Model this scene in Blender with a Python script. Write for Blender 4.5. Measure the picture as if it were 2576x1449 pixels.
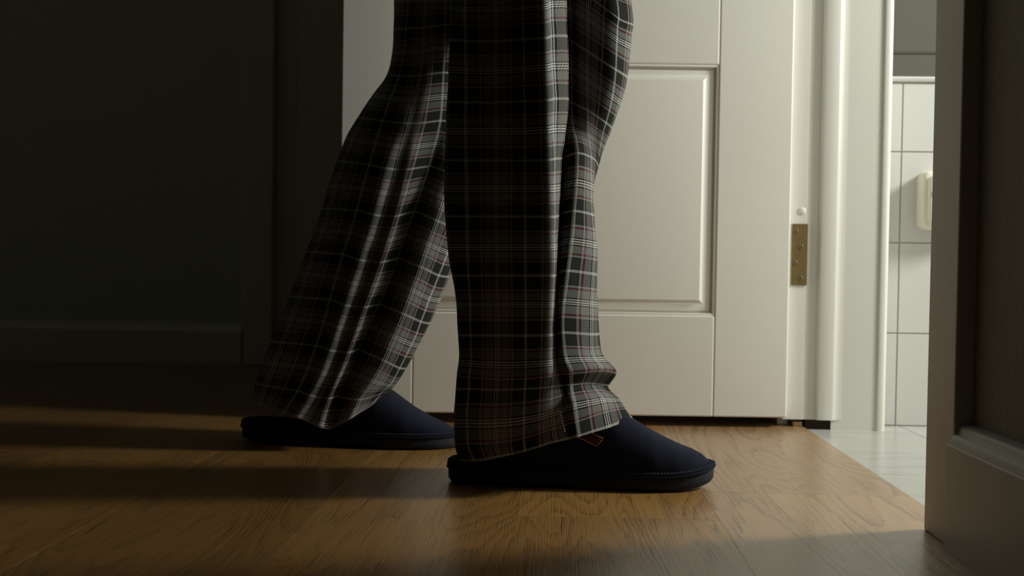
import bpy, math, random
import numpy as np
from mathutils import Matrix, Vector, noise

random.seed(7)
for o in list(bpy.data.objects):
    bpy.data.objects.remove(o)
SC = bpy.context.scene
COL = SC.collection

# ------------------------------------------------------------------ camera
CAM_H = 0.266
FOC = 2700.0                      # focal length in pixels of the 2576 px wide frame
yc = np.array([107.0, 59.5, -FOC]); yc /= np.linalg.norm(yc)
zc = np.array([0.0160, 1.0, 0.0]); zc -= yc * (zc @ yc); zc /= np.linalg.norm(zc)
xc = np.cross(yc, zc)
CM = np.array([xc, yc, zc])       # camera axes -> world axes
CP = np.array([0.0, 0.0, CAM_H])
cam_d = bpy.data.cameras.new('camera')
cam = bpy.data.objects.new('camera', cam_d)
COL.objects.link(cam)
m4 = Matrix.Identity(4)
for i in range(3):
    for j in range(3):
        m4[i][j] = CM[i, j]
m4.translation = Vector(CP)
cam.matrix_world = m4
cam_d.sensor_width = 36.0
cam_d.lens = 36.0 * FOC / 2576.0
cam_d.clip_start = 0.02
cam_d.dof.use_dof = True
cam_d.dof.focus_distance = 1.25
cam_d.dof.aperture_fstop = 6.3
SC.camera = cam

# ------------------------------------------------------------------ light and exposure
SC.view_settings.view_transform = 'Standard'
SC.view_settings.look = 'None'
SC.view_settings.exposure = 0.0
SC.view_settings.gamma = 1.0
SC.view_settings.use_curve_mapping = False
SC.cycles.use_denoising = True
SC.cycles.max_bounces = 8
SC.cycles.diffuse_bounces = 6

world = bpy.data.worlds.new('world')
SC.world = world
world.use_nodes = True
world.node_tree.nodes['Background'].inputs[0].default_value = (0.92, 1.0, 0.78, 1)
world.node_tree.nodes['Background'].inputs[1].default_value = 0.007

lamp_d = bpy.data.lights.new('bathroom_lamp', 'POINT')
lamp_d.energy = 90.0
lamp_d.shadow_soft_size = 0.13
lamp_d.color = (0.985, 1.0, 0.93)
lamp = bpy.data.objects.new('bathroom_lamp', lamp_d)
lamp.location = (1.55, 1.48, 1.0)
COL.objects.link(lamp)


# ------------------------------------------------------------------ pixel helpers (survey of the photograph -> metres)
def ray(px, py):
    return CM @ np.array([(px - 1288.0) / FOC, -(py - 724.5) / FOC, -1.0])


def at(px, py, y):
    d = ray(px, py)
    return CP + d * (y / d[1])


def project(p):
    d = CM.T @ (np.asarray(p, float) - CP)
    return 1288.0 + FOC * d[0] / -d[2], 724.5 - FOC * d[1] / -d[2]


# ------------------------------------------------------------------ node helpers
class NB:
    def __init__(self, name):
        self.m = bpy.data.materials.new(name)
        self.m.use_nodes = True
        self.t = self.m.node_tree
        self.bsdf = self.t.nodes['Principled BSDF']

    def n(self, kind, **kw):
        nd = self.t.nodes.new(kind)
        for k, v in kw.items():
            setattr(nd, k, v)
        return nd

    def link(self, a, b):
        self.t.links.new(a, b)

    def setin(self, sock, v):
        if isinstance(v, (int, float)):
            sock.default_value = v
        elif isinstance(v, (tuple, list)):
            sock.default_value = v
        else:
            self.link(v, sock)

    def math(self, op, a, b=None, c=None, clamp=False):
        nd = self.n('ShaderNodeMath', operation=op, use_clamp=clamp)
        self.setin(nd.inputs[0], a)
        if b is not None:
            self.setin(nd.inputs[1], b)
        if c is not None:
            self.setin(nd.inputs[2], c)
        return nd.outputs[0]

    def mix(self, fac, a, b, blend='MIX'):
        nd = self.n('ShaderNodeMix', data_type='RGBA', blend_type=blend)
        self.setin(nd.inputs[0], fac)
        self.setin(nd.inputs[6], a)
        self.setin(nd.inputs[7], b)
        return nd.outputs[2]

    def noise(self, vec, scale, detail=2.0, rough=0.5, dist=0.0):
        nd = self.n('ShaderNodeTexNoise')
        self.link(vec, nd.inputs['Vector'])
        nd.inputs['Scale'].default_value = scale
        nd.inputs['Detail'].default_value = detail
        nd.inputs['Roughness'].default_value = rough
        nd.inputs['Distortion'].default_value = dist
        return nd.outputs['Fac']

    def vmul(self, vec, s):
        nd = self.n('ShaderNodeVectorMath', operation='MULTIPLY')
        self.link(vec, nd.inputs[0])
        nd.inputs[1].default_value = s
        return nd.outputs[0]

    def vadd(self, vec, b):
        nd = self.n('ShaderNodeVectorMath', operation='ADD')
        self.link(vec, nd.inputs[0])
        self.setin(nd.inputs[1], b)
        return nd.outputs[0]

    def ramp(self, fac, stops, interp='LINEAR'):
        nd = self.n('ShaderNodeValToRGB')
        cr = nd.color_ramp
        cr.interpolation = interp
        while len(cr.elements) < len(stops):
            cr.elements.new(0.5)
        for e, (p, c) in zip(cr.elements, stops):
            e.position = p
            e.color = (*c, 1) if len(c) == 3 else c
        self.link(fac, nd.inputs[0])
        return nd.outputs[0]

    def bump(self, h, strength, dist):
        nd = self.n('ShaderNodeBump')
        nd.inputs['Strength'].default_value = strength
        nd.inputs['Distance'].default_value = dist
        self.link(h, nd.inputs['Height'])
        self.link(nd.outputs[0], self.bsdf.inputs['Normal'])

    def coord(self, which='Object'):
        return self.n('ShaderNodeTexCoord').outputs[which]

    def set(self, **kw):
        for k, v in kw.items():
            self.setin(self.bsdf.inputs[k.replace('_', ' ')], v)


def paint(name, col, rough=0.5, spec=0.4, bump=0.0, bscale=60.0, var=0.05):
    b = NB(name)
    co = b.coord()
    nz = b.noise(co, 3.0, 3)
    lo = tuple(c * (1 - var) for c in col) + (1,)
    hi = tuple(min(1, c * (1 + var)) for c in col) + (1,)
    b.set(Base_Color=b.mix(nz, lo, hi), Roughness=rough)
    b.bsdf.inputs['Specular IOR Level'].default_value = spec
    if bump:
        b.bump(b.noise(co, bscale, 2), bump, 0.001)
    return b.m


M = {}
M['door'] = paint('door_paint', (0.80, 0.775, 0.71), 0.42, 0.35, 0.05, 90)
M['jamb'] = paint('jamb_paint', (0.71, 0.695, 0.635), 0.40, 0.35, 0.05, 90)
M['dark_trim'] = paint('hall_trim_paint', (0.62, 0.58, 0.50), 0.45, 0.4, 0.05, 90)
M['base_trim'] = paint('baseboard_paint', (0.52, 0.50, 0.44), 0.38, 0.4, 0.05, 90)
M['hall_wall'] = paint('hall_wall_paint', (0.54, 0.56, 0.48), 0.9, 0.2, 0.1, 200)
M['ceiling'] = paint('ceiling_paint', (0.4, 0.4, 0.37), 0.9, 0.2)
M['bath_wall'] = paint('bathroom_grey_paint', (0.092, 0.090, 0.072), 0.6, 0.3)
M['bath_side'] = paint('bathroom_side_paint', (0.45, 0.45, 0.42), 0.8, 0.3)
M['tile'] = paint('white_tile_glaze', (0.575, 0.57, 0.545), 0.25, 0.4, 0.03, 12, 0.02)
M['grout'] = paint('grout', (0.40, 0.395, 0.345), 0.9, 0.2)
M['plastic'] = paint('cream_plastic', (0.80, 0.77, 0.66), 0.35, 0.4)
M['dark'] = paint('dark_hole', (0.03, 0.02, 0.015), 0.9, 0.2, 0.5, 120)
M['rubber'] = paint('sole_rubber', (0.014, 0.016, 0.022), 0.75, 0.25, 0.7, 500, 0.3)
M['insole'] = paint('insole_plush', (0.010, 0.011, 0.018), 0.95, 0.1, 0.6, 400, 0.3)
M['skin'] = paint('skin', (0.45, 0.27, 0.19), 0.55, 0.4, 0.1, 200)
M['screw'] = paint('screw_metal', (0.13, 0.095, 0.05), 0.45, 0.4)
M['subfloor'] = paint('subfloor', (0.05, 0.035, 0.02), 0.9, 0.1)


def wallpaper():
    b = NB('woven_wallpaper')
    co = b.coord()
    v = b.vmul(co, (330.0, 330.0, 75.0))
    h = b.noise(v, 1.0, 2, 0.5)
    b.set(Base_Color=b.mix(h, (0.20, 0.18, 0.135, 1), (0.30, 0.275, 0.21, 1)), Roughness=0.7)
    b.bump(h, 0.9, 0.0012)
    return b.m


def brass():
    b = NB('aged_brass')
    co = b.coord()
    nz = b.noise(b.vmul(co, (300, 300, 20)), 1.0, 2)
    b.set(Base_Color=b.mix(nz, (0.17, 0.12, 0.048, 1), (0.25, 0.18, 0.08, 1)), Roughness=0.42, Metallic=0.75)
    return b.m


def marble():
    b = NB('pale_grey_marble')
    co = b.coord()
    a = b.noise(b.vmul(co, (3.0, 9.0, 3.0)), 1.0, 5, 0.6, 1.5)
    c = b.ramp(a, [(0.3, (0.34,0.34,0.32)), (0.5, (0.44, 0.44, 0.41)), (0.7, (0.40, 0.40, 0.375))])
    b.set(Base_Color=c, Roughness=0.22)
    return b.m


def oak():
    b = NB('oak_plank')
    info = b.n('ShaderNodeObjectInfo')
    rnd = info.outputs['Random']
    off = b.n('ShaderNodeCombineXYZ')
    b.link(b.math('MULTIPLY', rnd, 37.0), off.inputs[0])
    b.link(b.math('MULTIPLY', rnd, 91.0), off.inputs[1])
    b.link(b.math('MULTIPLY', rnd, 53.0), off.inputs[2])
    co = b.vadd(b.coord(), off.outputs[0])
    # growth rings cut by the board: contour lines of a stretched field
    warp = b.noise(b.vmul(co, (7.5, 1.1, 1.0)), 1.0, 2, 0.45, 0.6)
    fine = b.noise(b.vmul(co, (90.0, 16.0, 1.0)), 1.0, 2, 0.55)
    field = b.math('ADD', b.math('MULTIPLY', warp, 26.0), b.math('MULTIPLY', fine, 0.55))
    fr = b.math('FRACT', field)
    line = b.math('POWER', fr, 3.0)
    pores = b.noise(b.vmul(co, (780.0, 12.0, 1.0)), 1.0, 2, 0.55)
    poremask = b.math('MULTIPLY', b.math('SUBTRACT', pores, 0.50, clamp=True), 7.0, clamp=True)
    poremask = b.math('MULTIPLY', poremask, b.math('ADD', 0.22, b.math('MULTIPLY', line, 0.95)))
    tone = b.noise(b.vmul(co, (7.0, 0.9, 1.0)), 1.0, 3)
    base = b.mix(tone, (0.25, 0.128, 0.038, 1), (0.36, 0.195, 0.066, 1))
    base = b.mix(b.math('MULTIPLY', line, 0.40), base, (0.12, 0.060, 0.020, 1))
    base = b.mix(b.math('MULTIPLY', poremask, 0.45), base, (0.07, 0.036, 0.013, 1))
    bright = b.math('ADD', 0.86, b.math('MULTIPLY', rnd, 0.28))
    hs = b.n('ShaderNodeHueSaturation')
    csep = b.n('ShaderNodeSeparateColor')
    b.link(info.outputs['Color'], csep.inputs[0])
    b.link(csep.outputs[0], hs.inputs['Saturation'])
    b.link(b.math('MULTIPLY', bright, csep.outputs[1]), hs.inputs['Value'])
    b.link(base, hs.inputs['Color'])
    b.set(Base_Color=hs.outputs[0], Roughness=0.36)
    b.bsdf.inputs['Coat Weight'].default_value = 0.7
    b.bsdf.inputs['Coat Roughness'].default_value = 0.28
    b.bsdf.inputs['Specular IOR Level'].default_value = 0.8
    h = b.math('SUBTRACT', 1.0, b.math('ADD', b.math('MULTIPLY', poremask, 0.9), b.math('MULTIPLY', line, 0.45)))
    b.bump(h, 0.6, 0.0011)
    return b.m


def suede():
    b = NB('navy_suede')
    co = b.coord()
    a = b.noise(co, 45.0, 4, 0.6)
    f = b.noise(co, 900.0, 2)
    b.set(Base_Color=b.mix(a, (0.009, 0.010, 0.018, 1), (0.016, 0.018, 0.030, 1)), Roughness=0.95)
    b.bsdf.inputs['Specular IOR Level'].default_value = 0.1
    b.bsdf.inputs['Sheen Weight'].default_value = 0.10
    b.bsdf.inputs['Sheen Roughness'].default_value = 0.5
    b.bsdf.inputs['Sheen Tint'].default_value = (0.25, 0.28, 0.45, 1)
    b.bump(f, 0.5, 0.0006)
    return b.m


def leather():
    b = NB('brown_leather')
    co = b.coord()
    a = b.noise(co, 500.0, 3)
    b.set(Base_Color=b.mix(a, (0.030, 0.015, 0.010, 1), (0.055, 0.028, 0.018, 1)), Roughness=0.6)
    b.bump(a, 0.4, 0.0004)
    return b.m


def thread(name, col):
    b = NB(name)
    co = b.coord()
    a = b.noise(co, 800.0, 1)
    b.set(Base_Color=b.mix(a, tuple(c * 0.8 for c in col) + (1,), tuple(col) + (1,)), Roughness=0.7)
    return b.m


def plaid():
    b = NB('plaid_flannel')
    uv = b.n('ShaderNodeUVMap', uv_map='cloth').outputs[0]
    sep = b.n('ShaderNodeSeparateXYZ')
    b.link(uv, sep.inputs[0])
    u, v = sep.outputs[0], sep.outputs[1]
    K = (0.005, 0.0055, 0.005)
    G = (0.175, 0.175, 0.165)
    D = (0.016, 0.018, 0.015)
    R = (0.105, 0.013, 0.024)
    T = (0.25, 0.25, 0.23)
    W = (0.53, 0.525, 0.49)
    L = (0.38, 0.38, 0.355)

    def stripes(t):
        a = b.math('PINGPONG', t, 0.5)
        a = b.math('MULTIPLY', a, 2.0)
        stops = [(0.0, W), (0.024, K), (0.062, W), (0.104, K), (0.150, G), (0.415, R), (0.48, G),
                 (0.51, T), (0.55, D), (0.955, L), (1.0, L)]
        return b.ramp(a, stops, 'CONSTANT')
    warp = stripes(u)
    weft = stripes(v)
    # twill weave: warp and weft threads alternate along the diagonal
    d = b.math('FRACT', b.math('MULTIPLY', b.math('ADD', u, v), 28.0))
    mask = b.math('GREATER_THAN', d, 0.5)
    mask = b.math('ADD', 0.20, b.math('MULTIPLY', mask, 0.60))
    col = b.mix(mask, warp, weft)
    co = b.coord()
    fuzz = b.noise(co, 1400.0, 2)
    b.set(Base_Color=col, Roughness=0.95)
    b.bsdf.inputs['Specular IOR Level'].default_value = 0.1
    h = b.math('ADD', b.math('MULTIPLY', d, 0.6), fuzz)
    b.bump(h, 0.25, 0.0004)
    return b.m


M['wallpaper'] = wallpaper()
M['brass'] = brass()
M['marble'] = marble()
M['oak'] = oak()
M['suede'] = suede()
M['leather'] = leather()
M['orange_thread'] = thread('orange_thread', (0.70, 0.26, 0.05))
M['white_thread'] = thread('white_thread', (0.75, 0.74, 0.68))
M['navy_thread'] = thread('navy_thread', (0.03, 0.035, 0.055))
M['plaid'] = plaid()


# ------------------------------------------------------------------ mesh helpers
def mesh_obj(name, verts, faces, mat, parent=None, loc=(0, 0, 0), smooth=False, bevel=0.0, segs=2):
    me = bpy.data.meshes.new(name)
    me.from_pydata([tuple(float(c) for c in p) for p in verts], [], faces)
    me.update()
    if smooth:
        me.polygons.foreach_set('use_smooth', [True] * len(me.polygons))
    me.materials.append(mat)
    o = bpy.data.objects.new(name, me)
    COL.objects.link(o)
    o.location = loc
    if parent is not None:
        o.parent = parent
    if bevel:
        bv = o.modifiers.new('bevel', 'BEVEL')
        bv.width = bevel
        bv.segments = segs
        bv.limit_method = 'ANGLE'
        bv.angle_limit = math.radians(40)
    return o


def box_vf(x0, x1, y0, y1, z0, z1):
    v = [(x0, y0, z0), (x1, y0, z0), (x1, y1, z0), (x0, y1, z0),
         (x0, y0, z1), (x1, y0, z1), (x1, y1, z1), (x0, y1, z1)]
    f = [(0, 3, 2, 1), (4, 5, 6, 7), (0, 1, 5, 4), (1, 2, 6, 5), (2, 3, 7, 6), (3, 0, 4, 7)]
    return v, f


def boxes(name, blist, mat, parent=None, loc=(0, 0, 0), bevel=0.0, segs=2):
    V, Fc = [], []
    for bx in blist:
        v, f = box_vf(*bx)
        n = len(V)
        V += v
        Fc += [tuple(i + n for i in q) for q in f]
    V = [(x - loc[0], y - loc[1], z - loc[2]) for x, y, z in V]
    return mesh_obj(name, V, Fc, mat, parent, loc, False, bevel, segs)


def extrude_profile(name, prof, axis, a0, a1, mat, parent=None, smooth=False, bevel=0.0):
    """closed 2D profile extruded along an axis: 'z' uses (x,y), 'y' uses (x,z), 'x' uses (y,z)"""
    def pt(p, a):
        return {'z': (p[0], p[1], a), 'y': (p[0], a, p[1]), 'x': (a, p[0], p[1])}[axis]
    n = len(prof)
    V = [pt(p, a0) for p in prof] + [pt(p, a1) for p in prof]
    Fc = [(i, (i + 1) % n, n + (i + 1) % n, n + i) for i in range(n)]
    Fc += [tuple(range(n - 1, -1, -1)), tuple(range(n, 2 * n))]
    o = mesh_obj(name, V, Fc, mat, parent, (0, 0, 0), False, bevel)
    import bmesh
    bm = bmesh.new()
    bm.from_mesh(o.data)
    bmesh.ops.recalc_face_normals(bm, faces=bm.faces)
    bm.to_mesh(o.data)
    bm.free()
    if smooth:
        for p in o.data.polygons:
            p.use_smooth = len(p.vertices) == 4
        o.data.set_sharp_from_angle(angle=math.radians(35))
    return o


def grid_vf(G, closed_u=False):
    r, c = G.shape[:2]
    V = G.reshape(-1, 3)
    Fc = []
    cc = c if closed_u else c - 1
    for i in range(r - 1):
        for j in range(cc):
            k = (j + 1) % c
            Fc.append((i * c + j, i * c + k, (i + 1) * c + k, (i + 1) * c + j))
    return V, Fc


def tube_vf(path, rad, n=8, closed=False):
    path = np.asarray(path, float)
    m = len(path)
    G = []
    for i in range(m):
        a = path[(i - 1) % m] if (closed or i > 0) else path[i]
        c = path[(i + 1) % m] if (closed or i < m - 1) else path[i]
        t = c - a
        t /= np.linalg.norm(t) + 1e-12
        up = np.array([0, 0, 1.0]) if abs(t[2]) < 0.9 else np.array([0, 1.0, 0])
        s = np.cross(t, up); s /= np.linalg.norm(s)
        w = np.cross(s, t)
        r = rad[i] if hasattr(rad, '__len__') else rad
        G.append([path[i] + r * (math.cos(q) * s + math.sin(q) * w) for q in np.linspace(0, 2 * math.pi, n, endpoint=False)])
    G = np.array(G)
    if closed:
        G = np.concatenate([G, G[:1]])
    V, Fc = grid_vf(G, True)
    if not closed:
        Fc.append(tuple(range(n)))
        Fc.append(tuple(range((m - 1) * n + n - 1, (m - 1) * n - 1, -1)))
    return V, Fc


def crom(Pts, n, closed=False):
    """Catmull-Rom through points along axis 0; n samples per span"""
    Pts = np.asarray(Pts, float)
    m = len(Pts)
    spans = m if closed else m - 1
    out = []
    for i in range(spans):
        if closed:
            p0, p1, p2, p3 = Pts[(i - 1) % m], Pts[i], Pts[(i + 1) % m], Pts[(i + 2) % m]
        else:
            p1, p2 = Pts[i], Pts[i + 1]
            p0 = Pts[i - 1] if i > 0 else 2 * p1 - p2
            p3 = Pts[i + 2] if i + 2 < m else 2 * p2 - p1
        for k in range(n):
            t = k / n
            t2, t3 = t * t, t * t * t
            tn = 0.45
            h00, h10, h01, h11 = 2 * t3 - 3 * t2 + 1, t3 - 2 * t2 + t, -2 * t3 + 3 * t2, t3 - t2
            out.append(h00 * p1 + h10 * tn * (p2 - p0) + h01 * p2 + h11 * tn * (p3 - p1))
    if not closed:
        out.append(Pts[-1])
    return np.array(out)


def struct(o):
    o['kind'] = 'structure'
    return o


def thing(name, label, cat, loc):
    o = bpy.data.objects.new(name, None)
    COL.objects.link(o)
    o.location = loc
    o.empty_display_size = 0.05
    o['label'] = label
    o['category'] = cat
    return o


def local(verts, parent):
    L = np.array(parent.location)
    return [np.asarray(p, float) - L for p in verts]


# ------------------------------------------------------------------ hall: floor of oak planks
XT = 0.4220            # wood / tile threshold
XC = 0.3830            # face of the near door casing
XW = 0.4010            # face of the hall wall on the right
XB = 0.5450            # bathroom face of that wall
YJ0 = 1.1120           # near jamb
YBACK = 2.700

floor = struct(boxes('floor', [(-4.2, XT, -2.6, YBACK + 0.1, -0.06, -0.0145)], M['subfloor']))
joints = [-4.2]
xs = [-0.0350 - 0.2125 * k for k in range(19, 0, -1)] + [-0.0350, 0.1775, XT]
rows = list(zip(xs[:-1], xs[1:]))
butt = {len(rows) - 2: [1.128], len(rows) - 1: [0.28, 1.272], len(rows) - 3: [0.40, 1.90], len(rows) - 4: [0.62, 2.1], len(rows) - 5: [0.1, 1.55]}
LEN = 1.52
for ri, (xa, xb) in enumerate(rows):
    cuts = butt.get(ri)
    if cuts is None:
        s = random.uniform(-2.4, -1.2)
        cuts = [s + LEN * k for k in range(5)]
    elif len(cuts) == 1:
        cuts = [cuts[0] - LEN, cuts[0]]
    cuts = [-2.6] + [c for c in cuts if -2.4 < c < YBACK - 0.1] + [YBACK + 0.03]
    for ya, yb in zip(cuts[:-1], cuts[1:]):
        g = 0.00006
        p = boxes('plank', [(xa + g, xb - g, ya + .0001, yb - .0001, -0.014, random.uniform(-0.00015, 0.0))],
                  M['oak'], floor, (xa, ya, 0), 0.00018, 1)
        p.color = (0.88, 1.22, 1.0, 1.0) if ri == len(rows) - 1 else ((1.04, 1.32, 1.0, 1.0) if ri == len(rows) - 2 else ((1.05, 1.08, 1.0, 1.0) if ri == len(rows) - 3 else (1.05, 0.98, 1.0, 1.0)))  # threshold row's paler, greyer tint stands in for floor sheen; other rows plank tone

# walls, ceiling
wall_right = struct(boxes('wall_right', [(XW, XB, -2.6, YJ0 - 0.004, -0.05, 2.6), (XW, XB, YJ0 - 0.004, 1.845, 2.06, 2.6),
                                         (XW, XB, 1.845, YBACK + 0.1, -0.05, 2.6)], M['wallpaper']))
wall_back = struct(boxes('wall_back', [(-4.2, -0.785, YBACK, YBACK + 0.12, -0.05, 2.6), (0.10, XW, YBACK, YBACK + 0.12, -0.05, 2.6),
                                       (-0.785, 0.10, YBACK, YBACK + 0.12, 2.08, 2.6)], M['hall_wall']))
wall_left = struct(boxes('wall_left', [(-4.32, -4.2, -2.6, YBACK + 0.1, -0.05, 2.6)], M['hall_wall']))
ceiling = struct(boxes('ceiling', [(-4.3, 2.7, -2.7, YBACK + 0.1, 2.6, 2.7)], M['ceiling']))

# baseboard on the right wall: moulded top, plain face
bx = 0.3757
prof = [(XW + .001, 0.0), (bx, 0.0), (bx, 0.1000), (bx + .0012, 0.1012), (bx + .0030, 0.1014), (bx + .0036, 0.1026),
        (bx + .0040, 0.1060), (bx + .0062, 0.1088), (bx + .0102, 0.1102), (bx + .0112, 0.1114), (bx + .0116, 0.1150),
        (bx + .0130, 0.1172), (bx + .0150, 0.1185), (bx + .0200, 0.1190), (XW + .001, 0.1190)]
struct(extrude_profile('baseboard_right', prof, 'y', -2.6, 1.0345, M['base_trim'], None, True))
# baseboard on the back wall
prof = [(YBACK + .001, 0.0), (YBACK - .018, 0.0), (YBACK - .018, 0.083), (YBACK - .015, 0.087), (YBACK - .012, 0.092),
        (YBACK - .007, 0.098), (YBACK - .006, 0.1035), (YBACK + .001, 0.1035)]
struct(extrude_profile('baseboard_back', prof, 'x', -4.2, -0.789, M['dark_trim'], None, True))

# near casing of the bathroom doorway with its jamb lining
t1 = struct(boxes('trim_1', [(XC, XW + .001, 1.0362, YJ0, 0.0, 2.12)], M['dark_trim'], None, (0, 0, 0), 0.0015))
boxes('jamb_lining', [(XW - .004, XB + .012, YJ0 - 0.014, YJ0 - .001, 0.0, 2.05)], M['jamb'], t1, (0, 0, 0), 0.001)

# far jamb of the doorway: hinge rebate, stop, liner and bathroom-side ridge
Y_REB, Y_STOP, Y_LIN = 1.8105, 1.8060, 1.810
XG = at(2026, 664, Y_REB)[0]
XF = at(2060, 664, Y_REB)[0]
prof = [(0.386, 1.85), (0.386, Y_REB), (XG, Y_REB), (XG + .0006, Y_REB + .0022), (XF - .0004, Y_REB + .0022), (XF + .0002, Y_STOP + .0024), (XF + .0016, Y_STOP + .0005), (XF + .0032, Y_STOP), (0.4665, Y_STOP),
        (0.4685, Y_STOP + .0006), (0.4705, Y_STOP + .0018), (0.4770, Y_LIN - .0003), (0.4825, Y_LIN), (0.4825, 1.85)]
t2 = struct(extrude_profile('trim_2', prof, 'z', 0.0125, 2.05, M['jamb'], None, True))
prof = [(0.466, 1.849), (0.466, Y_LIN + .0004), (0.5390, Y_LIN + .0004), (0.5402, Y_LIN - .0014), (0.5420, Y_LIN - .0022),
        (0.5490, Y_LIN - .0020), (0.5525, Y_LIN - .0010), (0.5548, Y_LIN + .0012), (0.5555, Y_LIN + .003), (0.5555, 1.85)]
extrude_profile('jamb_liner', prof, 'z', -0.004, 2.05, M['jamb'], t2, True)
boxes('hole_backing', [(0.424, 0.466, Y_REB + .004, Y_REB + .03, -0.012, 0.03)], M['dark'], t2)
boxes('far_casing', [(XC, XW, 1.838, 1.905, 0.0, 2.12)], M['jamb'], t2, (0, 0, 0), 0.0015)
boxes('wood_chip', [(0.404, 0.420, 1.815, 1.832, 0.0, 0.008)], M['oak'], t2, (0, 0, 0), 0.001)
# screw-hole cap above the hinge
V, Fc = [], []
cx, cz = at(2018, 531, Y_REB)[0], at(2018, 531, Y_REB)[2]
n = 24
for r, yy in ((0.0062, Y_REB), (0.0058, Y_REB - .0012), (0.0035, Y_REB - .0018)):
    V += [(cx + r * math.cos(2 * math.pi * k / n), yy, cz + r * math.sin(2 * math.pi * k / n)) for k in range(n)]
V.append((cx, Y_REB - .002, cz))
for i in range(2):
    Fc += [(i * n + k, i * n + (k + 1) % n, (i + 1) * n + (k + 1) % n, (i + 1) * n + k) for k in range(n)]
Fc += [(2 * n + k, 2 * n + (k + 1) % n, 3 * n) for k in range(n)]
mesh_obj('screw_cap', V, Fc, M['jamb'], t2, (0, 0, 0), True)
# brass hinge leaf let into the rebate, four screws
h0, h1 = at(1992, 563, Y_REB), at(2029, 718, Y_REB)
hg = boxes('hinge', [(h0[0], h1[0], Y_REB - .0022, Y_REB + .0008, h1[2], h0[2])], M['brass'], t2, (0, 0, 0), 0.0005, 1)
hg['label'] = 'brass hinge plate'
for px, py in ((2002, 582), (2014, 621), (2000, 661), (2013, 699.5)):
    c = at(px, py, Y_REB)
    V, Fc = [], []
    n = 18
    for r, yy in ((0.0042, -.0022), (0.0040, -.0030), (0.0026, -.0034), (0.0018, -.0034), (0.0013, -.0016)):
        V += [(c[0] + r * math.cos(2 * math.pi * k / n), Y_REB + yy, c[2] + r * math.sin(2 * math.pi * k / n)) for k in range(n)]
    for i in range(4):
        Fc += [(i * n + k, i * n + (k + 1) % n, (i + 1) * n + (k + 1) % n, (i + 1) * n + k) for k in range(n)]
    Fc.append(tuple(4 * n + k for k in range(n)))
    mesh_obj('screw', V, Fc, M['screw'], hg, (0, 0, 0), True)
boxes('knuckle_joint', [(h0[0] + .003, h1[0] - .006, Y_REB - .0024, Y_REB - .0021, at(2000, 601, Y_REB)[2] - .0006, at(2000, 601, Y_REB)[2])], M['screw'], hg)

# ------------------------------------------------------------------ white bathroom door, standing open
door = bpy.data.objects.new('door_1', None)
COL.objects.link(door)
door.location = (0.3885, 1.792, 0.0)
door.rotation_euler = (0, 0, math.radians(2.4))
struct(door)
DW, DT, Z0, Z1 = 0.7440, 0.040, 0.0172, 2.02
SW = 0.1225


def dbox(name, xa, xb, za, zb, bev=0.0022, ya=0.0, yb=DT):
    return boxes(name, [(-xb, -xa, ya, yb, za, zb)], M['door'], door, (0, 0, 0), bev, 2)


dbox('stile', 0.0, SW, Z0, Z1)
dbox('stile', DW - SW, DW, Z0, Z1)
zp = [(0.1845, 0.5985), (0.790, 1.900)]
dbox('rail', SW, DW - SW, Z0, zp[0][0])
dbox('rail', SW, DW - SW, zp[0][1], zp[1][0])
dbox('rail', SW, DW - SW, zp[1][1], Z1)
for za, zb in zp:
    ring = [(0.0, 0.006), (0.0, 0.0022), (0.0012, 0.0016), (0.0030, 0.0016), (0.0040, 0.0024), (0.0042, 0.0090), (0.0064, 0.0100), (0.0084, 0.0070), (0.0090, 0.0060),
            (0.0140, 0.0056), (0.0185, 0.0046), (0.0225, 0.0028), (0.0250, 0.0010), (0.0258, 0.0004), (0.0275, 0.0002)]
    xa, xb = -(DW - SW), -SW
    V, Fc = [], []
    for ins, dep in ring:
        V += [(xa + ins, dep, za + ins), (xb - ins, dep, za + ins), (xb - ins, dep, zb - ins), (xa + ins, dep, zb - ins)]
    for i in range(len(ring) - 1):
        for k in range(4):
            Fc.append((i * 4 + k, i * 4 + (k + 1) % 4, i * 4 + 4 + (k + 1) % 4, i * 4 + 4 + k))
    e = (len(ring) - 1) * 4
    Fc.append((e, e + 1, e + 2, e + 3))
    p = mesh_obj('panel', V, Fc, M['door'], door, (0, 0, 0), True)
    p.data.set_sharp_from_angle(angle=math.radians(28))
    # back of the panel
    boxes('panel_back', [(xa, xb, 0.010, DT - 0.006, za, zb)], M['door'], p)

# dark door at the end of the hall, in its casing
t3 = struct(boxes('trim_3', [(-0.785, -0.712, YBACK - .020, YBACK + .02, 0.0, 2.14), (0.04, 0.113, YBACK - .020, YBACK + .02, 0.0, 2.14),
                             (-0.712, 0.04, YBACK - .020, YBACK + .02, 2.065, 2.14)], M['dark_trim'], None, (0, 0, 0), 0.003))
boxes('door_frame', [(-0.712, -0.660, YBACK + .012, YBACK + .10, 0.0, 2.065)], M['dark_trim'], t3, (0, 0, 0), 0.002)
d2 = struct(boxes('door_2', [(-0.658, 0.035, YBACK + .004, YBACK + .044, 0.006, 2.06)], M['dark_trim'], None, (0, 0, 0), 0.002))
boxes('door_panel', [(-0.54, -0.08, YBACK - .001, YBACK + .006, 0.18, 0.75)], M['dark_trim'], d2, (0, 0, 0), 0.0045)
boxes('door_panel', [(-0.54, -0.08, YBACK - .001, YBACK + .006, 0.95, 1.9)], M['dark_trim'], d2, (0, 0, 0), 0.0045)

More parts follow.
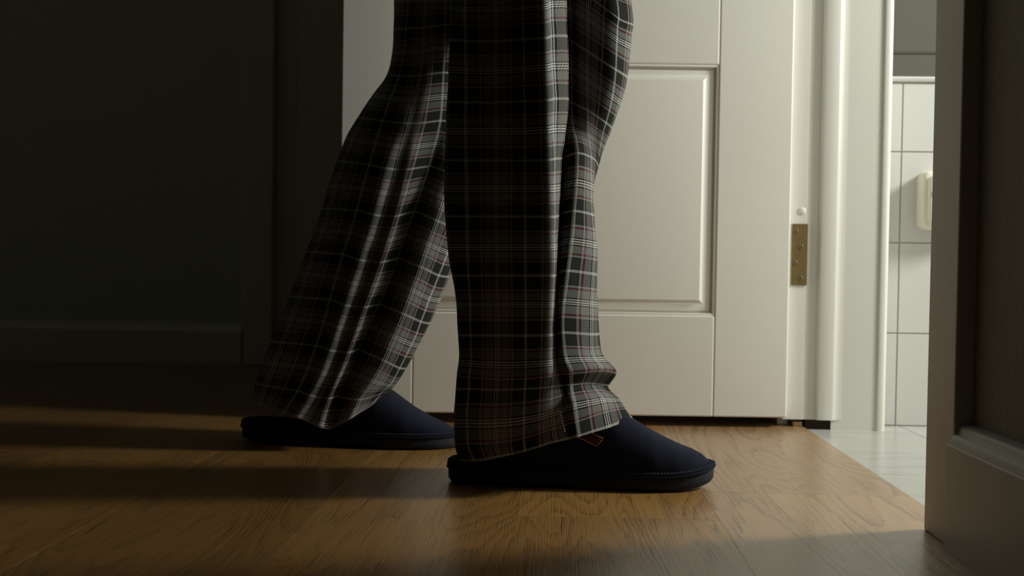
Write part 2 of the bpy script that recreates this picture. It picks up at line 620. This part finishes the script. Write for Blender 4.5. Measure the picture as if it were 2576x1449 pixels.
# ------------------------------------------------------------------ bathroom beyond the doorway
YT = 1.875
ZB = -0.004
bathfloor = struct(boxes('tiled_floor', [(XT, 2.4, -0.2, YT + 0.02, -0.06, ZB - .0015)], M['grout']))
yb = [YT - 0.15 - 0.30 * k for k in range(6, -1, -1)] + [YT]
xb_ = [XT, 0.60, 1.20, 1.80, 2.40]
for i in range(len(xb_) - 1):
    for j in range(len(yb) - 1):
        g = 0.0006
        boxes('floor_tile', [(xb_[i] + (0.0003 if i == 0 else g), xb_[i + 1] - g, yb[j] + g, yb[j + 1] - g, ZB - .008, ZB)], M['marble'], bathfloor, (xb_[i], yb[j], 0), 0.0005, 1)

wall_bath = struct(boxes('wall_bathroom', [(XB, 2.4, YT + .006, YT + .12, -0.05, 2.6)], M['bath_wall']))
boxes('grout_bed', [(XB, 2.4, YT + .0022, YT + .008, -0.01, 0.590)], M['grout'], wall_bath)
zt = [-0.004, 0.1560, 0.3122, 0.4685, 0.5865]
xt = [0.300, 0.5930, 0.8930, 1.1930, 1.4930, 1.7930, 2.0930, 2.40]
for i in range(len(xt) - 1):
    for j in range(4):
        g = 0.0010
        boxes('wall_tile', [(max(xt[i], XB) + g, xt[i + 1] - g, YT, YT + .008, zt[j] + g, zt[j + 1] - g)], M['tile'], wall_bath, (0, 0, 0), 0.0007, 2)
prof = [(YT + .008, 0.5875), (YT - .001, 0.5875), (YT - .0045, 0.5890), (YT - .0060, 0.5930), (YT - .004, 0.5968), (YT + .008, 0.5975)]
extrude_profile('tile_border', prof, 'x', XB, 2.4, M['tile'], wall_bath, True)
boxes('wall_ledge', [(XB, 2.4, YT + .0035, YT + .008, 0.6375, 0.640)], M['bath_wall'], wall_bath, (0, 0, 0), 0.0008, 1)
boxes('wall_panel', [(XB, 2.4, YT + .0045, YT + .008, 0.640, 2.4)], M['bath_wall'], wall_bath, (0, 0, 0), 0.001, 1)
struct(boxes('wall_far_right', [(2.4, 2.5, -0.2, YT + .1, -0.05, 2.6)], M['bath_side']))
struct(boxes('wall_near_right', [(XB, 2.5, -0.3, -0.2, -0.05, 2.6)], M['bath_side']))

# cream socket box low on the tiled wall
sc = at(2318, 430, YT - .02)
sx0 = sc[0]
sz1, sz0 = at(2318, 430, YT - .03)[2], at(2318, 577, YT - .03)[2]
sock = thing('wall_socket', 'cream plastic socket box with rounded corners on the white tiled wall', 'socket', (sx0 + .05, YT, (sz0 + sz1) / 2))


def rounded(w, h, r, n=6):
    pts = []
    for cxx, czz, a in ((w - r, h - r, 0), (-w + r, h - r, 90), (-w + r, -h + r, 180), (w - r, -h + r, 270)):
        for k in range(n + 1):
            q = math.radians(a + 90 * k / n)
            pts.append((cxx + r * math.cos(q), czz + r * math.sin(q)))
    return pts


def pillow(name, w, h, r, layers, mat, parent):
    V, Fc = [], []
    n = None
    for ins, yy in layers:
        pts = rounded(w - ins, h - ins, max(r - ins, .002))
        n = len(pts)
        V += [(x, yy, z) for x, z in pts]
    for i in range(len(layers) - 1):
        Fc += [(i * n + k, i * n + (k + 1) % n, (i + 1) * n + (k + 1) % n, (i + 1) * n + k) for k in range(n)]
    Fc.append(tuple((len(layers) - 1) * n + k for k in range(n)))
    o = mesh_obj(name, V, Fc, mat, parent, (0, 0, 0), True)
    o.data.set_sharp_from_angle(angle=math.radians(50))
    return o


hh = (sz1 - sz0) / 2
pillow('back_box', 0.05, hh, 0.013, [(0, 0.0), (0, -.026), (.002, -.029), (.006, -.030)], M['plastic'], sock)
fp = pillow('front_plate', 0.042, hh - .008, 0.010, [(0, -.029), (0, -.037), (.0015, -.039), (.004, -.0395)], M['plastic'], sock)
pillow('latch', 0.003, 0.004, 0.0015, [(0, -.039), (.0003, -.041)], M['grout'], fp).location = (-.036, 0, .010)

# ------------------------------------------------------------------ slippers
SL = 0.3235
SW_S = [0, .004, .02, .05, .10, .20, .35, .50, .65, .78, .87, .93, .97, .992, 1.0]
SW_W = [0, .010, .0195, .0275, .0325, .0355, .0365, .0405, .0465, .0475, .0425, .0345, .0245, .0125, 0]
HT_S = [.34, .40, .50, .60, .685, .77, .854, .9165, .948, .966, .975]
HT_FRONT = [.128, .120, .108, .0945, .0800, .0640, .0500, .0400, .0335, .0275, .0215]
HT_REAR = [.124, .116, .106, .0925, .0765, .0560, .0400, .0315, .0270, .0235, .0215]


def half_w(s):
    return np.interp(s, SW_S, SW_W)


def outline(n, scale=1.0, grow=0.0):
    """closed outline, heel at x=0, toe at x=SL; scale shrinks about the middle of the sole"""
    a = np.linspace(0, 2 * math.pi, n, endpoint=False)
    s = 0.5 - 0.5 * np.cos(a)
    w = half_w(s)
    y = np.where(np.sin(a) >= 0, w, -w)
    x = (s - 0.5) * SL
    w0 = np.array([0.0])
    k = np.ones_like(x)
    # smooth
    for _ in range(3):
        y = 0.25 * np.roll(y, 1) + 0.5 * y + 0.25 * np.roll(y, -1)
    d = np.stack([np.roll(x, -1) - np.roll(x, 1), np.roll(y, -1) - np.roll(y, 1)], 1)
    d /= np.linalg.norm(d, axis=1)[:, None] + 1e-9
    nrm = np.stack([-d[:, 1], d[:, 0]], 1)       # inward or outward
    if (nrm[:, 1] * y).sum() < 0:
        nrm = -nrm
    return np.stack([x + SL / 2, y], 1) + nrm * grow


def make_slipper(name, label, heel, yaw, lift, patch_px, HT_Z, side):
    cy, sy = math.cos(yaw), math.sin(yaw)

    def place(p):
        x, y, z = p
        s = x / SL
        if lift and s < 0.62:
            z = z + lift * ((0.62 - s) / 0.62) ** 1.6
        if s > 0.80 and not lift:
            z = z + 0.0080 * ((s - 0.80) / 0.20) ** 1.8
        return np.array([heel[0] + cy * x - sy * y, heel[1] + sy * x + cy * y, z])

    root = thing(name, label, 'slipper', (heel[0], heel[1], 0.0))
    N = 120

    def loft(pname, layers, mat, cap=True, capb=True):
        G = []
        for grow, z in layers:
            o2 = outline(N, 1.0, grow)
            G.append([place((max(q[0], -.004), q[1], z)) for q in o2])
        G = np.array(G)
        V, Fc = grid_vf(G, True)
        V = list(V)
        if cap:
            Fc.append(tuple((len(layers) - 1) * N + k for k in range(N)))
        if capb:
            Fc.append(tuple(range(N - 1, -1, -1)))
        return mesh_obj(pname, local(V, root), Fc, mat, root, (0, 0, 0), True)

    so = loft('sole', [(-.012, 0.0008), (-.006, 0.0006), (-.0035, 0.0016), (-.0012, 0.0045), (-.0006, 0.0090), (-.0008, 0.0145), (-.0016, 0.0168), (-.006, 0.0172)], M['rubber'])
    so.data.set_sharp_from_angle(angle=math.radians(60))
    loft('welt', [(-.006, .0168), (.0004, .0166), (.0016, .0177), (.0016, .0192), (.0004, .0201), (-.0004, .0199), (.0002, .0203), (.0010, .0212), (.0006, .0226), (-.0010, .0232), (-.006, .0226)], M['suede'])
    loft('insole', [(-.002, .0215), (-.003, .0235), (-.007, .0248), (-.012, .0240), (-.020, .0226)], M['insole'])
    # padded collar round the open heel
    o2 = outline(N, 1.0, -.0045)
    idx = [k for k in list(range(60, 120)) + list(range(0, 61)) if o2[k][0] < 0.44 * SL]
    path = [place((o2[k][0], o2[k][1], 0.0238 - 0.001 * (o2[k][0] / SL))) for k in idx]
    V, Fc = tube_vf(path, 0.0055, 10)
    mesh_obj('heel_collar', local(V, root), Fc, M['suede'], root, (0, 0, 0), True)

    # upper: dome from the slanted mouth to the toe
    NT, NS = 40, 60

    def usurf(s, th):
        w = max(half_w(min(s * 1.024, 1.0)) - .0035, 0.0)
        zt_ = np.interp(s, HT_S, HT_Z)
        zb_ = 0.0210
        e = 0.78
        yv = -math.copysign(abs(math.cos(th)) ** 0.80, math.cos(th)) * w
        zv = zb_ + max(zt_ - zb_, 0) * math.sin(th) ** e
        return (s * SL, yv, zv)
    G = []
    for i in range(NS + 1):
        row = []
        for j in range(NT + 1):
            th = math.pi * j / NT
            s0 = side + (0.575 - side) * math.sin(th) ** 0.7
            t = i / NS
            s = s0 + (0.976 - s0) * (1 - (1 - t) ** 1.25)
            row.append(place(usurf(s, th)))
        G.append(row)
    G = np.array(G)
    V, Fc = grid_vf(G)
    up = mesh_obj('upper', local(V, root), Fc, M['suede'], root, (0, 0, 0), True)
    sol = up.modifiers.new('thickness', 'SOLIDIFY')
    sol.thickness = 0.0035
    sol.offset = 0.0
    tex_n = up.modifiers.new('smooth', 'SUBSURF')
    tex_n.levels = 1
    tex_n.render_levels = 1
    # rolled binding along the mouth
    V, Fc = tube_vf(G[0], 0.0028, 8)
    mesh_obj('mouth_binding', local(V, root), Fc, M['suede'], up, (0, 0, 0), True)
    # row of stitches along the foot of the upper
    V, Fc = [], []
    o3 = outline(400, 1.0, -.0018)
    for k in range(40, 360, 2):
        a, b_ = o3[k], o3[k + 1]
        if a[0] < 0.42 * SL:
            continue
        p = [place((a[0], a[1], .0236)), place((b_[0], b_[1], .0238))]
        v, f = tube_vf(p, 0.0005, 5)
        n0 = len(V)
        V += list(v)
        Fc += [tuple(i + n0 for i in q) for q in f]
    st = mesh_obj('welt_stitching', local(V, root), Fc, M['navy_thread'], up, (0, 0, 0), True)
    st['kind'] = 'stuff'
    # leather tab on the outer side
    if patch_px:
        cand = []
        for s in np.linspace(.36, .75, 160):
            for th in np.linspace(.05, 1.5, 90):
                p = place(usurf(s, th))
                cand.append((*project(p), *p))
        cand = np.array(cand)

        def hit(px, py):
            k = np.argsort((cand[:, 0] - px) ** 2 + (cand[:, 1] - py) ** 2)[:4]
            return cand[k, 2:].mean(0)
        c = [np.array(q, float) for q in patch_px]
        nu, nv = 8, 5
        G2 = np.array([[hit(*((1 - a) * ((1 - b_) * c[0] + b_ * c[3]) + a * ((1 - b_) * c[1] + b_ * c[2]))) for b_ in np.linspace(0, 1, nv)] for a in np.linspace(0, 1, nu)])
        for _ in range(2):
            H2 = G2.copy()
            H2[1:-1, 1:-1] = (G2[:-2, 1:-1] + G2[2:, 1:-1] + G2[1:-1, :-2] + G2[1:-1, 2:]) / 4
            G2 = H2
        nrm = np.cross(G2[-1, 0] - G2[0, 0], G2[0, -1] - G2[0, 0])
        nrm /= np.linalg.norm(nrm)
        if nrm[1] > 0:
            nrm = -nrm
        Gp = G2 + nrm * 0.0026
        V, Fc = grid_vf(Gp)
        tab = mesh_obj('leather_tab', local(V, root), Fc, M['leather'], up, (0, 0, 0), True)
        tab['label'] = 'brown leather tab edged in orange thread'
        s2 = tab.modifiers.new('thickness', 'SOLIDIFY')
        s2.thickness = 0.0008
        s2.offset = 0.0
        edge = np.concatenate([Gp[:, 0], Gp[-1, 1:], Gp[::-1, -1][1:], Gp[0, ::-1][1:-1]])
        V, Fc = tube_vf(edge + nrm * .0006, 0.00060, 6, True)
        mesh_obj('tab_stitching', local(V, root), Fc, M['orange_thread'], up, (0, 0, 0), True)
    return root


FY, RY = 1.303, 1.553
hf = at(1127, 1170, FY)
hr = at(608, 1066, RY)
make_slipper('slipper', 'navy suede slipper with brown leather tab, flat on the floor nearest the doorway', (hf[0], FY, 0), 0.0, 0.0,
             [(1436, 1092), (1501, 1122), (1518, 1103), (1453, 1073)], HT_FRONT, 0.14)
make_slipper('slipper', 'navy suede slipper behind the other, its heel raised and open at the back', (hr[0], RY + .004, 0), -0.03, 0.005, None, HT_REAR, 0.27)

# ------------------------------------------------------------------ person: legs in plaid pyjama trousers
PER = 0.0672           # repeat of the plaid, metres


def leg_mesh(name, D, cols_u, rows, top_rows, parent, back, total_u, v_first, wr_seed):
    """rows: list of (dict-free) lists of (px, py, depth_cm); back: depth (cm) of the rear columns"""
    W = []
    for r in rows:
        pts = [at(px, py, D + dc / 100.0) for px, py, dc in r]
        a, b_ = pts[0], pts[-1]
        for fr, dd in zip((0.10, 0.5, 0.90), back):
            q = b_ * (1 - fr) + a * fr
            pts.append(np.array([q[0], D + dd / 100.0, q[2]]))
        W.append(pts)
    W = np.array(W)
    tops = []
    for dx, dy, dz, sx, sy_ in top_rows:
        c = W[0].mean(0)
        q = (W[0] - c) * np.array([sx, sy_, 0.25]) + c + np.array([dx, dy, dz])
        tops.append(q)
    W = np.concatenate([np.array(tops), W]) if tops else W
    nt = len(tops)
    # v along the leg from the mean spacing of the rows
    step = np.linalg.norm(np.diff(W[:, 1:len(cols_u) - 1], axis=0), axis=2).mean(1)
    v = np.concatenate([[0], np.cumsum(step)]) / PER
    v = v - v[nt] + v_first
    us = list(cols_u)
    rest = total_u - (us[-1] - us[0])
    us += [us[-1] + rest * f for f in (0.25, 0.5, 0.75)] + [us[0] + total_u]
    NR, NC = 14, 10
    G = crom(W, NR)                                   # rows
    vv = np.interp(np.arange(G.shape[0]) / NR, np.arange(len(v)), v)
    G = np.swapaxes(crom(np.swapaxes(G, 0, 1), NC, True), 0, 1)
    uu = np.interp(np.arange(G.shape[1] + 1) / NC, np.arange(len(us)), us)
    # soft wrinkles in the cloth
    R, Cn = G.shape[:2]
    du = np.roll(G, -1, 1) - np.roll(G, 1, 1)
    dv = np.gradient(G, axis=0)
    nr = np.cross(du, dv)
    nr /= np.linalg.norm(nr, axis=2)[:, :, None] + 1e-12
    if (nr[:, :, 1] * (G[:, :, 1] - D)).sum() < 0:
        nr = -nr
    for i in range(R):
        for j in range(Cn):
            p = G[i, j]
            a = noise.noise(Vector((p[0] * 45 + wr_seed, p[1] * 45, p[2] * 16)))
            b_ = noise.noise(Vector((p[0] * 20 + wr_seed, p[1] * 20, p[2] * 34 + 7)))
            G[i, j] = p + nr[i, j] * (a * 0.0011 + b_ * 0.0011)
    V, Fc = grid_vf(G, True)
    o = mesh_obj(name, V, Fc, M['plaid'], parent, (0, 0, 0), True)
    uvl = o.data.uv_layers.new(name='cloth')
    data = np.zeros((len(o.data.loops), 2))
    k = 0
    for i in range(R - 1):
        for j in range(Cn):
            data[k] = (uu[j], vv[i]); data[k + 1] = (uu[j + 1], vv[i])
            data[k + 2] = (uu[j + 1], vv[i + 1]); data[k + 3] = (uu[j], vv[i + 1])
            k += 4
    uvl.data.foreach_set('uv', data.reshape(-1))
    s = o.modifiers.new('thickness', 'SOLIDIFY')
    s.thickness = 0.0014
    s.offset = -1.0
    return o, G


# front leg: columns follow the vertical threads of the cloth
FU = [-.80, -.45, 0.0, .5, .86, 1.0, 1.22, 1.38, 1.5, 2.0, 2.5, 3.0]


def fr(y, xs, dy, ds):
    return [(x, y + e, d) for x, e, d in zip(xs, dy, ds)]


DP = [-1, -6.5, -8.3, -9.0, -9.4, -7.7, -5.2, -3.4, -3.0, -3.7, -3.4, 1.6]
front_rows = [
    fr(-70, [1140, 1182, 1247, 1310, 1364, 1376, 1414, 1414, 1432, 1480, 1552, 1588], [0, 0, 0, -4, -6, -14, -14, -5, 0, 22, 72, 92], DP),
    fr(0, [1136, 1181, 1248, 1314, 1368, 1380, 1419, 1418, 1436, 1480, 1552, 1586], [0, 0, 0, -4, -7, -13, -14, -5, 0, 25, 75, 95], DP),
    fr(150, [1131, 1182, 1249, 1318, 1372, 1386, 1426, 1424, 1440, 1478, 1542, 1566], [0, 0, 0, -4, -8, -12, -12, -3, 0, 25, 68, 88], DP),
    fr(300, [1126, 1183, 1250, 1320, 1376, 1391, 1425, 1424, 1441, 1478, 1514, 1523], [0, 0, 0, -2, -5, -8, -8, -2, 0, 15, 40, 55],
       [-1, -6.5, -8.2, -8.8, -9.2, -7.6, -5.2, -3.4, -3.3, -3.4, -1.4, 2.6]),
    fr(400, [1123, 1185, 1250, 1321, 1378, 1394, 1409, 1417, 1453, 1486, 1500, 1500], [0, 0, 0, 0, -2, -5, -6, -6, -18, -8, 8, 16],
       [-1, -6.5, -8.1, -8.6, -9.0, -7.5, -5.2, -3.6, -4.2, -1.8, 1.5, 4.0]),
    fr(500, [1122, 1186, 1249, 1321, 1381, 1393, 1403, 1412, 1449, 1485, 1488, 1482], [0, 0, 0, 0, 0, 0, -2, -6, -14, -5, 0, 0],
       [-1, -6.5, -8.0, -8.4, -8.7, -7.4, -5.6, -4.0, -4.8, -1.6, 2, 5.0]),
    fr(640, [1130, 1187, 1250, 1321, 1381, 1391, 1398, 1406, 1437, 1493, 1499, 1492], [0, 0, 0, 0, 0, 0, -2, -6, -14, -5, 0, 0],
       [-1, -6.5, -7.9, -8.2, -8.2, -7.5, -6.4, -5.4, -6.0, -2.4, 1.5, 5.0]),
    fr(780, [1152, 1192, 1252, 1322, 1379, 1388, 1395, 1403, 1418, 1488, 1502, 1495], [0, 0, 0, 0, 0, 0, 0, -4, -8, -2, 0, 0],
       [-1, -6.2, -7.8, -8.1, -8.0, -7.4, -6.7, -6.2, -6.8, -3.2, 1.0, 5.0]),
    fr(890, [1156, 1194, 1253, 1322, 1376, 1386, 1394, 1403, 1421, 1488, 1512, 1500], [0, 2, 4, 4, 2, 0, 0, -2, -4, -2, -4, 0],
       [-1, -6.2, -7.7, -8.0, -7.9, -7.4, -6.9, -6.5, -7.0, -3.7, .6, 4.6]),
    fr(940, [1152, 1191, 1252, 1322, 1375, 1388, 1398, 1410, 1438, 1512, 1549, 1532], [0, 5, 10, 8, 2, 0, -2, -4, -6, -12, -6, 0],
       [-1, -6.2, -7.8, -8.2, -8.1, -7.6, -7.2, -7.0, -7.4, -4.4, -.6, 4.2]),
    fr(972, [1149, 1189, 1250, 1320, 1373, 1388, 1402, 1415, 1438, 1490, 1527, 1516], [14, 14, 16, 12, 8, 6, 4, 2, 0, -4, 2, 0],
       [-1, -6.0, -7.4, -7.6, -7.4, -7.0, -6.5, -6.0, -5.8, -2.2, 1.2, 4.2]),
    fr(1008, [1145, 1185, 1248, 1318, 1371, 1390, 1408, 1422, 1446, 1512, 1556, 1540], [42, 44, 44, 38, 28, 22, 16, 10, 4, -6, -4, 0],
       [-1, -6.0, -7.5, -7.9, -7.8, -7.6, -7.4, -7.3, -7.4, -4.2, .2, 4.2]),
    fr(1040, [1147, 1188, 1250, 1318, 1372, 1395, 1415, 1430, 1453, 1522, 1573, 1558], [80, 80, 78, 66, 48, 42, 36, 30, 24, 0, -8, 0],
       [-1.5, -5.8, -7.3, -7.8, -7.8, -7.7, -7.5, -7.4, -7.4, -4.4, .2, 4.2]),
    [(1160, 1156, -2), (1203, 1161, -5.6), (1257, 1151, -7), (1320, 1136, -7.6), (1376, 1118, -7.6), (1400, 1112, -7.6), (1424, 1107, -7.5),
     (1438, 1104, -7.4), (1458, 1098, -7.2), (1530, 1077, -4.5), (1588, 1054, 0.2), (1575, 1054, 4.2)],
]
# rear leg: raked back, stepped folds facing the doorway
RU = [-.25, .5, .8, 1.0, 1.2, 1.5, 1.68, 2.0, 2.5, 2.85]
RDA = [0, -7.0, -8.0, -8.4, -8.8, -9.2, -9.2, -8.0, -3.0, 3]
RDB = [0, -7.0, -8.3, -7.4, -7.9, -6.2, -6.9, -7.1, -4.6, 0.5]


def rr(pts, ds):
    return [(x, y, d) for (x, y), d in zip(pts, ds)]


rear_rows = [
    rr([(994, -120), (1035, -120), (1060, -120), (1080, -120), (1100, -120), (1130, -120), (1150, -120), (1180, -118), (1225, -110), (1255, -105)], RDA),
    rr([(994, -20), (1030, -20), (1052, -20), (1072, -20), (1092, -20), (1122, -20), (1142, -20), (1172, -18), (1217, -10), (1242, -5)], RDA),
    rr([(991, 105), (1022, 100), (1046, 98), (1066, 96), (1087, 92), (1120, 88), (1140, 88), (1170, 92), (1212, 105), (1236, 110)], RDA),
    rr([(972, 192), (1003, 195), (1034, 196), (1058, 194), (1080, 190), (1115, 186), (1135, 188), (1166, 196), (1210, 210), (1230, 216)], [0, -7.0, -8.0, -8.4, -8.6, -8.3, -7.5, -6.0, -2.5, 3]),
    rr([(903, 292), (965, 300), (1003, 304), (1033, 305), (1060, 304), (1107, 298), (1130, 302), (1164, 312), (1205, 326), (1226, 332)],
       [0, -7.0, -8.2, -8.2, -8.0, -6.8, -6.2, -5.5, -2.6, 2.5]),
    rr([(857, 383), (935, 395), (975, 402), (1006, 405), (1034, 404), (1085, 398), (1109, 404), (1145, 416), (1189, 432), (1211, 438)],
       [0, -7.0, -8.2, -7.6, -7.6, -5.9, -6.0, -5.9, -3.6, 1.5]),
    rr([(821, 493), (907, 497), (948, 506), (978, 510), (1005, 510), (1053, 498), (1078, 506), (1113, 522), (1158, 540), (1180, 546)], RDB),
    rr([(790, 590), (878, 597), (918, 608), (948, 612), (974, 614), (1015, 604), (1040, 612), (1076, 626), (1119, 645), (1146, 650)], RDB),
    rr([(752, 690), (846, 699), (884, 712), (914, 716), (938, 718), (977, 711), (1002, 718), (1039, 732), (1078, 752), (1106, 755)], RDB),
    rr([(712, 795), (816, 805), (850, 816), (878, 820), (900, 821), (929, 814), (955, 824), (997, 842), (1036, 858), (1056, 860)], RDB),
    rr([(671, 893), (784, 906), (815, 916), (842, 921), (862, 922), (886, 915), (910, 925), (951, 942), (986, 957), (1004, 953)], RDB),
    rr([(646, 965), (748, 985), (778, 995), (806, 1001), (827, 1003), (849, 997), (870, 1003), (908, 1005), (956, 990), (984, 978)], RDB),
    rr([(637, 1011), (712, 1042), (744, 1051), (772, 1060), (803, 1075), (828, 1079), (848, 1073), (885, 1051), (934, 1018), (976, 988)], RDB),
]

body_verts = [(-.06, 1.43, .97), (-.06, 1.43, 1.06), (-.045, 1.35, .92), (-.005, 1.325, .52), (-.035, 1.322, .33), (-.075, 1.318, .12), (.02, 1.312, .045), (.085, 1.306, .036),
              (-.115, 1.515, .92), (-.175, 1.56, .56), (-.235, 1.565, .36), (-.310, 1.56, .14), (-.255, 1.555, .05), (-.205, 1.553, .040)]
body_edges = [(0, 1), (0, 2), (2, 3), (3, 4), (4, 5), (5, 6), (6, 7), (0, 8), (8, 9), (9, 10), (10, 11), (11, 12), (12, 13)]
body_r = [.10, .10, .075, .036, .036, .024, .016, .010, .075, .040, .038, .028, .022, .012]
me = bpy.data.meshes.new('person')
me.from_pydata(body_verts, body_edges, [])
me.materials.append(M['skin'])
person = bpy.data.objects.new('person', me)
COL.objects.link(person)
person['label'] = 'person walking in dark plaid pyjama trousers and navy slippers past the open white door'
person['category'] = 'person'
sk = person.modifiers.new('skin', 'SKIN')
lay = me.skin_vertices[0] if me.skin_vertices else None
for i, r in enumerate(body_r):
    me.skin_vertices[0].data[i].radius = (r, r)
me.skin_vertices[0].data[0].use_root = True
ss = person.modifiers.new('smooth', 'SUBSURF')
ss.levels = 1
ss.render_levels = 2

# hip part of the trousers joins the two legs above the frame
G = []
for z, rx, ry in ((.80, .155, .185), (.86, .165, .195), (.93, .165, .195), (1.0, .150, .180), (1.055, .140, .165)):
    G.append([(-.06 + rx * math.cos(q), 1.43 + ry * math.sin(q), z) for q in np.linspace(0, 2 * math.pi, 40, endpoint=False)])
V, Fc = grid_vf(np.array(G), True)
trousers = mesh_obj('trousers', V, Fc, M['plaid'], person, (0, 0, 0), True)
uvl = trousers.data.uv_layers.new(name='cloth')
for lp in trousers.data.loops:
    p = V[lp.vertex_index]
    uvl.data[lp.index].uv = (math.atan2(p[1] - 1.43, p[0] + .06) * .17 / PER, -p[2] / PER)

front_leg, GF = leg_mesh('trouser_leg', FY, FU, front_rows, [(-.050, .045, .32, 1.0, 1.0), (-.025, .022, .16, 1.0, 1.0)], trousers, (6.5, 8.0, 6.5), 8.0, -.5 - 23 / 135.0 - 70 / 135.0 + .5 - .0, 3.1)
rear_leg, GR = leg_mesh('trouser_leg', RY, RU, rear_rows, [(.035, -.035, .30, 1.05, 1.05), (.02, -.02, .15, 1.0, 1.0)], trousers, (6.5, 8.0, 6.5), 8.0, 0.0, 9.7)

# white seam stitches on the front hem
V, Fc = [], []
pts = [at(1409 + 9 * t + 3 * t * t, 1036 + 50 * t, FY - .0790) for t in np.linspace(0, 1, 16)]
for a, b_ in zip(pts[::2], pts[1::2]):
    v, f = tube_vf([a, b_], 0.0007, 5)
    n0 = len(V)
    V += list(v)
    Fc += [tuple(i + n0 for i in q) for q in f]
stt = mesh_obj('seam_stitching', V, Fc, M['white_thread'], trousers, (0, 0, 0), True)
stt['kind'] = 'stuff'
